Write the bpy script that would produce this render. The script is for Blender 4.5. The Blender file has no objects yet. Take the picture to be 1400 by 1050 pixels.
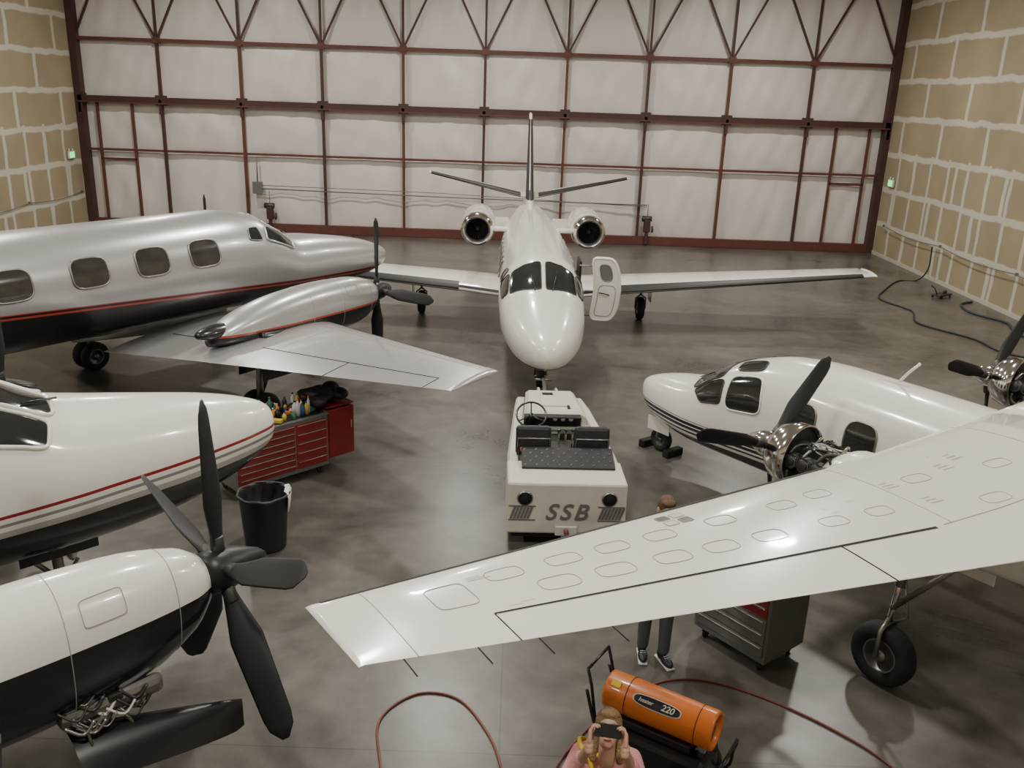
import bpy, bmesh, math, random
from mathutils import Vector, Matrix
random.seed(3)
V=Vector; rad=math.radians
scn=bpy.context.scene

# ------------------------------------------------------------ materials
def newmat(name):
    m=bpy.data.materials.new(name); m.use_nodes=True
    return m, m.node_tree, m.node_tree.nodes['Principled BSDF']
def mat(name,col,rough=.5,metal=0,coat=0,var=0,scale=3,bump=0,bscale=30,emit=None,es=1):
    m,nt,b=newmat(name); N=nt.nodes; L=nt.links
    b.inputs['Base Color'].default_value=(*col,1); b.inputs['Roughness'].default_value=rough
    b.inputs['Metallic'].default_value=metal; b.inputs['Coat Weight'].default_value=coat
    b.inputs['Coat Roughness'].default_value=.06
    tc=N.new('ShaderNodeTexCoord')
    if var:
        n=N.new('ShaderNodeTexNoise'); n.inputs['Scale'].default_value=scale; n.inputs['Detail'].default_value=5
        L.new(tc.outputs['Object'],n.inputs['Vector'])
        mx=N.new('ShaderNodeMix'); mx.data_type='RGBA'
        mx.inputs[6].default_value=(*[c*(1-var) for c in col],1); mx.inputs[7].default_value=(*[min(1,c*(1+var)) for c in col],1)
        L.new(n.outputs['Fac'],mx.inputs[0]); L.new(mx.outputs[2],b.inputs['Base Color'])
    if bump:
        n=N.new('ShaderNodeTexNoise'); n.inputs['Scale'].default_value=bscale
        L.new(tc.outputs['Object'],n.inputs['Vector'])
        bp=N.new('ShaderNodeBump'); bp.inputs['Strength'].default_value=bump; bp.inputs['Distance'].default_value=.02
        L.new(n.outputs['Fac'],bp.inputs['Height']); L.new(bp.outputs[0],b.inputs['Normal'])
    if emit:
        b.inputs['Emission Color'].default_value=(*emit,1); b.inputs['Emission Strength'].default_value=es
    return m
def paint(name,bands,slope=0,rough=.25,metal=0,coat=.5,zmax=4.0):
    """bands: [(z_from,color,metal)] ascending; value = z + slope*x in aircraft coords"""
    m,nt,b=newmat(name); N=nt.nodes; L=nt.links
    b.inputs['Roughness'].default_value=rough; b.inputs['Coat Weight'].default_value=coat; b.inputs['Coat Roughness'].default_value=.06
    tc=N.new('ShaderNodeTexCoord'); sp=N.new('ShaderNodeSeparateXYZ'); L.new(tc.outputs['Object'],sp.inputs[0])
    ma=N.new('ShaderNodeMath'); ma.operation='MULTIPLY_ADD'; ma.inputs[1].default_value=slope
    L.new(sp.outputs['X'],ma.inputs[0]); L.new(sp.outputs['Z'],ma.inputs[2])
    dv=N.new('ShaderNodeMath'); dv.operation='DIVIDE'; dv.inputs[1].default_value=zmax; L.new(ma.outputs[0],dv.inputs[0])
    def ramp(cols):
        r=N.new('ShaderNodeValToRGB'); r.color_ramp.interpolation='CONSTANT'; e=r.color_ramp.elements
        while len(e)<len(cols): e.new(.5)
        for i,(z,c) in enumerate(cols): e[i].position=z/zmax if i else 0; e[i].color=(*c,1)
        L.new(dv.outputs[0],r.inputs[0]); return r
    r=ramp([(z,c) for z,c,_ in bands]); L.new(r.outputs[0],b.inputs['Base Color'])
    if any(mm for *_,mm in bands):
        r2=ramp([(z,(mm,mm,mm)) for z,c,mm in bands]); L.new(r2.outputs[0],b.inputs['Metallic'])
    return m
WHITE=(.79,.775,.72)
M={}
M['white']=mat('white_gloss_paint',WHITE,.24,0,.6,var=.03,scale=2)
M['silver']=mat('silver_paint',(.50,.50,.50),.30,.55,.4,var=.05,scale=2)
M['black']=mat('black_gloss',(.012,.012,.014),.3,0,.3)
M['prop']=mat('propeller_black',(.009,.009,.010),.55,var=.3,scale=6)
M['hub']=mat('spinner_black',(.009,.009,.010),.4)
M['boot']=mat('deice_boot_rubber',(.02,.02,.02),.5)
M['glass']=mat('aircraft_glass',(.022,.023,.024),.08,0,.6,var=.6,scale=3)
M['glass2']=mat('cabin_glass',(.045,.043,.04),.10,0,.5,var=.7,scale=4)
M['chrome']=mat('chrome',(.75,.74,.72),.12,1)
M['metal']=mat('bare_metal',(.30,.29,.28),.38,.9,var=.3,scale=12)
M['dmetal']=mat('dark_metal',(.07,.068,.065),.45,.7,var=.5,scale=14)
M['dark']=mat('dark_interior',(.008,.008,.008),.8)
M['rubber']=mat('tire_rubber',(.018,.018,.018),.75,var=.2,scale=20)
M['red']=mat('red_enamel',(.24,.012,.016),.38,0,.3,var=.12,scale=8)
M['redstripe']=mat('red_stripe',(.35,.03,.03),.3)
M['grey']=mat('grey_enamel',(.17,.17,.165),.4,.2,var=.1,scale=8)
M['line']=mat('panel_line',(.33,.32,.29),.6)
M['scuff']=mat('worn_paint',(.60,.57,.50),.5,var=.3,scale=12)
M['steel']=mat('red_oxide_steel',(.115,.036,.027),.6,var=.3,scale=3)
M['steeld']=mat('dark_oxide_steel',(.062,.026,.022),.6,var=.3,scale=3)
M['tug']=mat('tug_white',(.62,.61,.54),.4,0,.2,var=.1,scale=5)
M['vinyl']=mat('black_vinyl',(.016,.016,.018),.5,bump=.3,bscale=60)
M['hose']=mat('red_air_hose',(.18,.055,.045),.5)
M['cord']=mat('black_cord',(.022,.022,.022),.6)
M['orange']=mat('orange_enamel',(.68,.17,.02),.38,0,.3,var=.1,scale=8)
M['skin']=mat('skin',(.55,.32,.23),.5,var=.06,scale=25)
M['hairb']=mat('brown_hair',(.12,.06,.03),.6,bump=.8,bscale=90,var=.3,scale=40)
M['hairl']=mat('light_brown_hair',(.28,.17,.08),.6,bump=.8,bscale=90,var=.3,scale=40)
M['pink']=mat('pink_sweater',(.75,.34,.36),.85,bump=.5,bscale=120,var=.06,scale=20)
M['jeans']=mat('grey_jeans',(.08,.085,.09),.85,bump=.4,bscale=150,var=.15,scale=20)
M['jacket']=mat('dark_work_shirt',(.05,.055,.07),.85,bump=.4,bscale=100,var=.15,scale=15)
M['shoe']=mat('black_shoe',(.015,.015,.017),.5)
M['sole']=mat('white_sole',(.6,.6,.58),.6)
M['yellow']=mat('yellow_strap',(.80,.62,.04),.6)
M['rag']=mat('white_rag',(.75,.75,.75),.9)
M['bin']=mat('black_bin_plastic',(.02,.02,.022),.5)
M['lens']=mat('lamp_lens',(.9,.9,.85),.3,emit=(1,.95,.86),es=3)

# ------------------------------------------------------------ mesh builder
class MB:
    def __init__(s): s.bm=bmesh.new(); s.mats=[]
    def mi(s,m):
        if isinstance(m,str): m=M[m]
        if m not in s.mats: s.mats.append(m)
        return s.mats.index(m)
    def add(s,vs,fs,m,smooth=True):
        i=s.mi(m); bv=[s.bm.verts.new(v) for v in vs]
        for f in fs:
            try:
                g=s.bm.faces.new([bv[k] for k in f]); g.material_index=i; g.smooth=smooth
            except ValueError: pass
        return bv
    def box(s,c,sz,m,rot=None,bev=.01,taper=None):
        t=bmesh.new(); bmesh.ops.create_cube(t,size=1)
        for v in t.verts:
            v.co=V((v.co.x*sz[0],v.co.y*sz[1],v.co.z*sz[2]))
            if taper and v.co.z>0: v.co.x*=taper[0]; v.co.y*=taper[1]
        if bev: bmesh.ops.bevel(t,geom=t.edges[:],offset=min(bev,min(sz)*.45),segments=2,affect='EDGES',profile=.5)
        R=rot if rot is not None else Matrix.Identity(3)
        t.verts.index_update()
        s.add([R@v.co+V(c) for v in t.verts],[[v.index for v in f.verts] for f in t.faces],m,False); t.free()
    def beam(s,p0,p1,w,h,m):
        p0,p1=V(p0),V(p1); d=p1-p0; z=d.normalized()
        up=V((0,1,0)) if abs(z.y)<.9 else V((0,0,1))
        x=up.cross(z).normalized(); y=z.cross(x)
        s.box((p0+p1)/2,(w,h,d.length),m,Matrix((x,y,z)).transposed(),bev=0)
    def rings(s,R,m,caps=True,smooth=True,closed=True):
        n=len(R[0]); vs=[p for r in R for p in r]; fs=[]
        for i in range(len(R)-1):
            for j in range(n if closed else n-1):
                k=(j+1)%n; fs.append([i*n+j,i*n+k,(i+1)*n+k,(i+1)*n+j])
        if caps: fs.append(list(range(n))[::-1]); fs.append([(len(R)-1)*n+j for j in range(n)])
        s.add(vs,fs,m,smooth)
    def revolve(s,prof,o,ax,m,seg=32,caps=True):
        o=V(o); ax=V(ax).normalized(); a=ax.orthogonal().normalized(); b=ax.cross(a)
        R=[[o+ax*h+(a*math.cos(2*math.pi*j/seg)+b*math.sin(2*math.pi*j/seg))*max(r,.0005) for j in range(seg)] for r,h in prof]
        s.rings(R,m,caps)
    def cyl(s,p0,p1,r0,m,r1=None,seg=20):
        p0,p1=V(p0),V(p1); L=(p1-p0).length; r1=r0 if r1 is None else r1; e=min(r0,r1,L)*.08
        s.revolve([(r0-e,0),(r0,e),(r1,L-e),(r1-e,L)],p0,p1-p0,m,seg)
    def sphere(s,c,r,m,rot=None,seg=20):
        if not hasattr(r,'__len__'): r=(r,)*3
        R=rot if rot is not None else Matrix.Identity(3); n=seg//2; rr=[]
        for i in range(n+1):
            a=-math.pi/2+math.pi*i/n; ca=max(math.cos(a),.002)
            rr.append([V(c)+R@V((r[0]*ca*math.cos(2*math.pi*j/seg),r[1]*ca*math.sin(2*math.pi*j/seg),r[2]*math.sin(a))) for j in range(seg)])
        s.rings(rr,m)
    def tube(s,pts,r,m,seg=8,closed=False,sub=0):
        P=[V(p) for p in pts]
        if sub: P=smoothpath(P,sub,closed)
        n=len(P); R=[]; prev=None
        for i in range(n):
            if closed: t=P[(i+1)%n]-P[i-1]
            else: t=P[min(i+1,n-1)]-P[max(i-1,0)]
            t.normalize()
            if prev is None: a=t.orthogonal().normalized()
            else:
                a=prev-t*prev.dot(t)
                a=a.normalized() if a.length>1e-6 else t.orthogonal().normalized()
            prev=a; b=t.cross(a)
            R.append([P[i]+(a*math.cos(2*math.pi*j/seg)+b*math.sin(2*math.pi*j/seg))*r for j in range(seg)])
        if closed: R.append(R[0])
        s.rings(R,m,caps=not closed)
    def build(s,name,parent=None,mods=None):
        bmesh.ops.recalc_face_normals(s.bm,faces=s.bm.faces[:])
        me=bpy.data.meshes.new(name); s.bm.to_mesh(me); s.bm.free()
        for m in s.mats: me.materials.append(m)
        o=bpy.data.objects.new(name,me); scn.collection.objects.link(o)
        if parent: o.parent=parent
        return o
def smoothpath(P,sub,closed=False):
    out=[]; n=len(P)
    for i in range(n if closed else n-1):
        p0=P[i-1] if (i>0 or closed) else P[0]; p1=P[i]; p2=P[(i+1)%n]; p3=P[(i+2)%n] if (closed or i+2<n) else P[-1]
        for k in range(sub):
            t=k/sub; out.append(.5*((2*p1)+(p2-p0)*t+(2*p0-5*p1+4*p2-p3)*t*t+(3*p1-p0-3*p2+p3)*t**3))
    if not closed: out.append(P[-1])
    return out
def empty(name,loc=(0,0,0),rotz=0,rot=None):
    e=bpy.data.objects.new(name,None); scn.collection.objects.link(e); e.location=loc
    e.rotation_euler=rot if rot else (0,0,rotz); e.empty_display_size=.3; return e
def text(s,size,mt,M4,name,parent,ext=.002,shear=0,bold=0,sp=1):
    c=bpy.data.curves.new(name,'FONT'); c.body=s; c.size=size; c.extrude=ext; c.align_x='CENTER'; c.align_y='CENTER'; c.shear=shear; c.offset=bold; c.space_character=sp
    o=bpy.data.objects.new(name+'_tmp',c); scn.collection.objects.link(o)
    bpy.context.view_layer.update()
    me=bpy.data.meshes.new_from_object(o.evaluated_get(bpy.context.evaluated_depsgraph_get()))
    bpy.data.objects.remove(o); me.materials.clear(); me.materials.append(M[mt])
    o=bpy.data.objects.new(name,me); scn.collection.objects.link(o); o.parent=parent; o.matrix_local=M4; return o

# ------------------------------------------------------------ aircraft helpers
class Fus:
    def __init__(s,st,n=2.15,yc=0): s.st=st; s.n=n; s.yc=yc
    def at(s,x):
        S=s.st
        if x>=S[0][0]: return S[0][1:4]
        if x<=S[-1][0]: return S[-1][1:4]
        for i in range(len(S)-1):
            if S[i+1][0]<=x<=S[i][0]: break
        a,b=S[i],S[i+1]; h=b[0]-a[0]; t=(x-a[0])/h; out=[]
        for k in (1,2,3):
            d=(b[k]-a[k])/h
            def sl(p,q,r):
                d1=(q[k]-p[k])/(q[0]-p[0]); d2=(r[k]-q[k])/(r[0]-q[0])
                return 0 if d1*d2<=0 else 2*d1*d2/(d1+d2)
            m0=sl(S[i-1],a,b) if i>0 else d; m1=sl(a,b,S[i+2]) if i+2<len(S) else d
            out.append((2*t**3-3*t*t+1)*a[k]+(t**3-2*t*t+t)*h*m0+(-2*t**3+3*t*t)*b[k]+(t**3-t*t)*h*m1)
        return out
    def P(s,x,ang,off=0):
        zt,zb,w=s.at(x); zc=(zt+zb)/2; h=(zt-zb)/2; c,sn=math.cos(ang),math.sin(ang); e=2/s.n
        y=w*math.copysign(abs(c)**e,c); z=h*math.copysign(abs(sn)**e,sn)
        if off:
            nv=V((0,y/w**2,z/h**2)); nv.normalize(); return V((x,s.yc+y,zc+z))+nv*off
        return V((x,s.yc+y,zc+z))
    def ang(s,x,z,side):
        zt,zb,w=s.at(x); zc=(zt+zb)/2; h=(zt-zb)/2; q=max(-1,min(1,(z-zc)/h))
        a=math.asin(abs(q)**(s.n/2)); a=math.copysign(a,q)
        return a if side>0 else math.pi-a
    def mesh(s,mb,m,seg=56,step=.12):
        xs=[]
        for i in range(len(s.st)-1):
            a,b=s.st[i][0],s.st[i+1][0]; k=max(3,int(abs(b-a)/step)); xs+= [a+(b-a)*j/k for j in range(k)]
        xs.append(s.st[-1][0])
        mb.rings([[s.P(x,2*math.pi*j/seg) for j in range(seg)] for x in xs],m)
def patch(mb,f,m,n=4,frame=None,fr=.012,seg=36,rings=5):
    pts=[f(0,0)]; fs=[]; bd=[]
    for i in range(1,rings+1):
        r=i/rings
        for j in range(seg):
            a=2*math.pi*j/seg; c,sn=math.cos(a),math.sin(a); e=2/n
            p=math.copysign(abs(c)**e,c)*r; q=math.copysign(abs(sn)**e,sn)*r
            pts.append(f(p,q)); 
            if i==rings: bd.append(pts[-1])
    for j in range(seg): fs.append([0,1+j,1+(j+1)%seg])
    for i in range(rings-1):
        for j in range(seg):
            a=1+i*seg; fs.append([a+j,a+seg+j,a+seg+(j+1)%seg,a+(j+1)%seg])
    if m: mb.add(pts,fs,m)
    if frame: mb.tube(bd,fr,frame,6,closed=True)
def window(mb,F,xc,zc,wx,hz,side,m='glass',frame='metal',off=.008,n=4,shear=0,fr=.012):
    def f(p,q):
        z=zc+q*hz/2; x=xc+p*wx/2+shear*q; return F.P(x,F.ang(x,z,side),off)
    patch(mb,f,m,n,frame,fr)
def quad(mb,F,c,m='glass',frame='metal',off=.01,n=6,fr=.012):
    def f(p,q):
        u=(p+1)/2; v=(q+1)/2
        x=(c[0][0]*(1-u)+c[1][0]*u)*(1-v)+(c[3][0]*(1-u)+c[2][0]*u)*v
        a=(c[0][1]*(1-u)+c[1][1]*u)*(1-v)+(c[3][1]*(1-u)+c[2][1]*u)*v
        return F.P(x,rad(a),off)
    patch(mb,f,m,n,frame,fr,seg=48,rings=7)
def yt(f,t): return 5*t*(.2969*math.sqrt(max(f,0))-.126*f-.3516*f*f+.2843*f**3-.1036*f**4)
class Surf:
    def __init__(s,sec,side=1,vert=False): s.sec=sec; s.side=side; s.vert=vert
    def at(s,y):
        S=s.sec
        for i in range(len(S)-1):
            if S[i][0]<=y<=S[i+1][0] or i==len(S)-2: break
        a,b=S[i],S[i+1]; t=(y-a[0])/(b[0]-a[0]); return [a[k]+(b[k]-a[k])*t for k in range(5)]
    def P(s,y,f,up=1,off=0):
        _,xl,c,z,t=s.at(y); d=(yt(f,t)*c+off)*up
        if s.vert: return V((xl-f*c,z+d,y))
        return V((xl-f*c,y*s.side,z+d*(1 if up>0 else .75)))
    def mesh(s,mb,m,k=18,ns=10):
        fr=[(1-math.cos(math.pi*i/k))/2 for i in range(k+1)]
        y0,y1=s.sec[0][0],s.sec[-1][0]; ys=sorted(set([q[0] for q in s.sec]+[y0+(y1-y0)*i/ns for i in range(ns+1)]))
        R=[[s.P(y,f,1) for f in fr[::-1]]+[s.P(y,f,-1) for f in fr[1:-1]] for y in ys]
        _,xl,c,z,t=s.sec[-1]
        for q,g in ((.5,.75),(.85,.35),(1,.05)):
            ring=[]
            for p in R[len(ys)-1]:
                if s.vert: e=V((p.x,z+(p.y-z)*g,p.z+q*t*c*.5))
                else: e=V((p.x,p.y+s.side*q*t*c*.5,z+(p.z-z)*g))
                ring.append(e)
            R.append(ring)
        mb.rings(R,m)
    def boot(s,mb,m,y0,y1,f=.06,off=.004,n=8):
        fs=[f,f*.6,f*.3,f*.1,0]
        R=[]
        for i in range(n+1):
            y=y0+(y1-y0)*i/n
            row=[s.P(y,q,1,off) for q in fs]; row[-1].x+=off*(1)
            row+= [s.P(y,q,-1,off) for q in fs[-2::-1]]
            R.append(row)
        mb.rings(R,m,caps=False,closed=False)
    def line(s,mb,y0,f0,y1,f1,m,r=.004,up=1,n=12):
        mb.tube([s.P(y0+(y1-y0)*i/n,f0+(f1-f0)*i/n,up,.001) for i in range(n+1)],r,m,5)
    def strip(s,mb,y0,f0,y1,f1,w,m,off=.004,n=10):
        R=[[s.P(y0+(y1-y0)*i/n,f0+(f1-f0)*i/n+d,1,off) for d in (-w/2,w/2)] for i in range(n+1)]
        mb.rings(R,m,caps=False,closed=False)
def prop(mb,c,R,nb,ph,m='prop',spin='hub',sr=.17,sl=.38,chord=.22,beta0=60,beta1=25):
    c=V(c); X=V((1,0,0))
    mb.revolve([(sr*.98,-.16),(sr,-.02),(sr*.93,.08),(sr*.72,sl*.5),(sr*.4,sl*.85),(sr*.12,sl*.99),(.001,sl)],c,X,spin,28)
    for b in range(nb):
        a=rad(ph+360/nb*b); e=V((0,math.cos(a),math.sin(a))); t=X.cross(e); rr=[]
        N=14
        for i in range(N+1):
            u=i/N; r=sr*.7+(R-sr*.7)*u
            w=chord*(.32+.68*min(1,u/.35)**1.2) if u<.35 else chord*(1-.12*((u-.35)/.65))
            if u>.86: w*=math.sqrt(max(.02,1-((u-.86)/.14)**2*.93))
            th=.05*(1-u)**1.5+.012+(.05*(1-u/.15) if u<.15 else 0)
            be=-rad(beta0+(beta1-beta0)*u); cd=t*math.cos(be)+X*math.sin(be); nd=e.cross(cd)
            rr.append([c+e*r+cd*(w/2*math.cos(2*math.pi*j/12))+nd*(th/2*math.sin(2*math.pi*j/12)) for j in range(12)])
        mb.rings(rr,m)
        mb.cyl(c+e*sr*.5,c+e*(sr+.1),.055,'dmetal',.05,14)
def wheel(mb,c,r,w,ax=(0,1,0),hub='metal'):
    ax=V(ax).normalized(); c=V(c)
    prof=[(r*.55,-w*.42),(r*.75,-w*.5),(r*.92,-w*.42),(r,-w*.2),(r,w*.2),(r*.92,w*.42),(r*.75,w*.5),(r*.55,w*.42),(r*.5,w*.2),(r*.5,-w*.2),(r*.55,-w*.42)]
    mb.revolve(prof,c,ax,'rubber',36,caps=False)
    for s in (-1,1):
        mb.revolve([(r*.56,w*.36),(r*.52,w*.40),(r*.42,w*.28),(r*.2,w*.30),(r*.17,w*.46),(.001,w*.48)],c,ax*s,hub,28)
        for k in range(8):
            a=2*math.pi*k/8; o=ax.orthogonal().normalized(); q=ax.cross(o)
            mb.cyl(c+ax*s*w*.26+(o*math.cos(a)+q*math.sin(a))*r*.31,c+ax*s*w*.33+(o*math.cos(a)+q*math.sin(a))*r*.31,r*.05,'dark',seg=8)
def gear(mb,c,r,w,top,m='metal'):
    c=V(c); top=V(top); b=c+V((0,0,r*1.15))
    for sy in (-1,1):
        mb.tube([c+V((0,sy*(w*.5+.03),0)),c+V((0,sy*(w*.5+.03),r*.9)),c+V((0,0,r*1.25))],.022,m,8)
    wheel(mb,c,r,w)
    mb.cyl(c+V((0,-(w*.5+.04),0)),c+V((0,w*.5+.04,0)),.025,m)
    mb.cyl(b,b+(top-b)*.5,.03,'chrome'); mb.cyl(b+(top-b)*.4,top,.05,m)
    mb.tube([c+V((-.03,0,r*1.1)),c+V((-.16,0,r*1.5)),c+(top-c)*.7],.014,m,6)

# ============================================================ PRIVATE JET
jet=empty('private_jet',(.56,13.6,0),rad(-88.8))
pj=paint('jet_white_paint',[(0,WHITE,0),(.86,(.02,.02,.022),0),(.93,WHITE,0)],rough=.24,coat=.6)
F=Fus([(0,1.20,1.16,.02),(-.04,1.30,1.06,.13),(-.15,1.40,.95,.25),(-.5,1.54,.82,.44),(-1.0,1.66,.73,.60),(-1.6,1.77,.67,.71),(-2.15,1.86,.63,.77),(-2.55,2.07,.61,.79),(-2.95,2.22,.60,.81),(-3.5,2.27,.58,.82),(-8,2.27,.58,.81),(-10,2.27,.75,.70),(-12,2.24,1.25,.42),(-13.6,2.16,1.8,.15),(-14.1,2.03,1.95,.03)],2.2)
mb=MB(); F.mesh(mb,pj); mb.build('fuselage',jet)
mb=MB()
for sd in (0,1):
    g=lambda a:(180-a if sd else a)
    quad(mb,F,[(-2.08,g(87.8)),(-2.28,g(40)),(-2.82,g(46)),(-2.90,g(87.8))],frame='dmetal',fr=.010,n=10)
    quad(mb,F,[(-2.33,g(37)),(-2.45,g(18)),(-3.05,g(18)),(-2.88,g(43))],frame='dmetal',fr=.010)
    quad(mb,F,[(-3.12,g(42)),(-3.12,g(20)),(-3.5,g(20)),(-3.42,g(38))],frame='dmetal',fr=.010)
    for i in range(6):
        xx=-4.6-.62*i
        if not(sd==0 and i==0): window(mb,F,xx,1.72,.33,.32,1 if not sd else -1,n=3)
for sg in (-1,1): mb.tube([F.P(-2.04,rad(90+sg*10),.02),F.P(-2.6,rad(90+sg*16),.03)],.010,'black',6)
mb.build('windows',jet)
mb=MB()
for sd in (1,-1):
    W=Surf([(.5,-5.6,2.5,.92,.13),(1.6,-5.85,2.2,1.0,.13),(7.9,-6.75,1.05,1.40,.11)],sd); W.mesh(mb,'white'); W.boot(mb,'boot',1.7,7.7,.12,.006)
    W.line(mb,2.0,.74,7.6,.74,'line',.008); W.line(mb,4.8,.74,4.8,1,'line',.008)
    W.strip(mb,.8,.02,1.9,.02,.03,'black')
    mb.sphere((-7.2,sd*8.0,1.41),(.5,.06,.05),'white')
    T=Surf([(.1,-11.75,1.25,2.42,.12),(2.9,-12.75,.62,2.93,.13)],sd); T.mesh(mb,'white'); T.boot(mb,'boot',.25,2.85,.22,.009)
FN=Surf([(1.9,-10.2,3.4,0,.08),(2.5,-11.3,2.4,0,.09),(4.62,-13.2,.95,0,.10)],1,True); FN.mesh(mb,'white'); FN.boot(mb,'boot',2.4,4.5,.22,.009)
mb.build('wings_and_tail',jet)
mb=MB()
for sd in (1,-1):
    Nc=Fus([(-8.05,2.33,1.67,.33),(-8.1,2.38,1.62,.38),(-8.5,2.43,1.57,.43),(-9.6,2.44,1.56,.44),(-10.6,2.34,1.68,.33),(-11.0,2.27,1.75,.26)],2.0,sd*1.37)
    rr=[[Nc.P(x,2*math.pi*j/40) for j in range(40)] for x in (-8.05,-8.07,-8.1,-8.2,-8.3)]; mb.rings(rr,'chrome',caps=False)
    rr=[[Nc.P(x,2*math.pi*j/40) for j in range(40)] for x in (-8.3,-8.6,-9,-9.6,-10,-10.4,-10.8,-11)]; mb.rings(rr,'white',caps=False)
    for xx in (-8.7,-9.9): mb.tube([Nc.P(xx,2*math.pi*j/40,.001) for j in range(40)],.006,'line',5,closed=True)
    mb.revolve([(.33,0),(.29,-.03),(.27,-.12),(.28,-.2)],(-8.05,sd*1.37,2.0),(1,0,0),'metal',40,caps=False)
    mb.revolve([(.28,-.2),(.27,-.45),(.001,-.46)],(-8.05,sd*1.37,2.0),(1,0,0),'dark',40,caps=False)
    mb.revolve([(.09,-.4),(.07,-.28),(.001,-.18)],(-8.05,sd*1.37,2.0),(1,0,0),'dmetal',20)
    for k in range(22):
        a=2*math.pi*k/22; e=V((0,math.cos(a),math.sin(a))); t=V((1,0,0)).cross(e); o=V((-8.37,sd*1.37,2.0))
        mb.add([o+e*.08-t*.01,o+e*.27-t*.03,o+e*.27+t*.02+V((-.04,0,0)),o+e*.08+t*.008+V((-.04,0,0))],[[0,1,2,3]],'dmetal',False)
    mb.revolve([(.27,0),(.22,-.02),(.21,.2)],(-11,sd*1.37,2.01),(1,0,0),'dark',32)
    mb.box((-9.4,sd*.85,1.98),(1.9,.55,.12),'white',bev=.05)
mb.build('engine_nacelles',jet)
mb=MB()
for sd in (1,-1):
    gear(mb,(-7.65,sd*2.68,.28),.28,.18,(-7.5,sd*2.68,.98))
    mb.box((-7.45,sd*2.86,.72),(.5,.02,.42),'white',bev=.008)
gear(mb,(-2.1,0,.22),.22,.15,(-2.0,0,.75))
mb.build('landing_gear',jet)
mb=MB()
def dpt(p,q,o=0):
    base=V((-3.75,1.02,0)); d=V((.20,1,0)).normalized(); nx=V((-1,.2,0)).normalized()
    z=1.55+q*.62; bow=-.16*(q*q); return base+d*(.33+p*.25+bow*.7)+nx*(o)+V((0,0,z))
patch(mb,lambda p,q:dpt(p,q,0),'white',5,'white',.03)
patch(mb,lambda p,q:dpt(p,q,-.05),'white',5,'white',.02)
patch(mb,lambda p,q:dpt(p*.45,.55+q*.26,.012),'grey',3,'metal',.012); patch(mb,lambda p,q:dpt(p*.45,.55+q*.26,-.062),'grey',3,'metal',.012)
patch(mb,lambda p,q:dpt(p*.7,-.35+q*.5,-.064),None,5,'line',.006)
mb.tube([dpt(-.6,-.1,-.08),dpt(-.2,-.1,-.12),dpt(.2,-.15,-.08)],.012,'black')
mb.box((-4.12,.80,1.45),(.60,.05,1.25),'dark',bev=.02)
for z in (1.0,1.5,2.0): mb.cyl((-3.8,.78,z),(-3.74,1.10,z),.015,'metal')
mb.build('cabin_door',jet)

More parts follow.
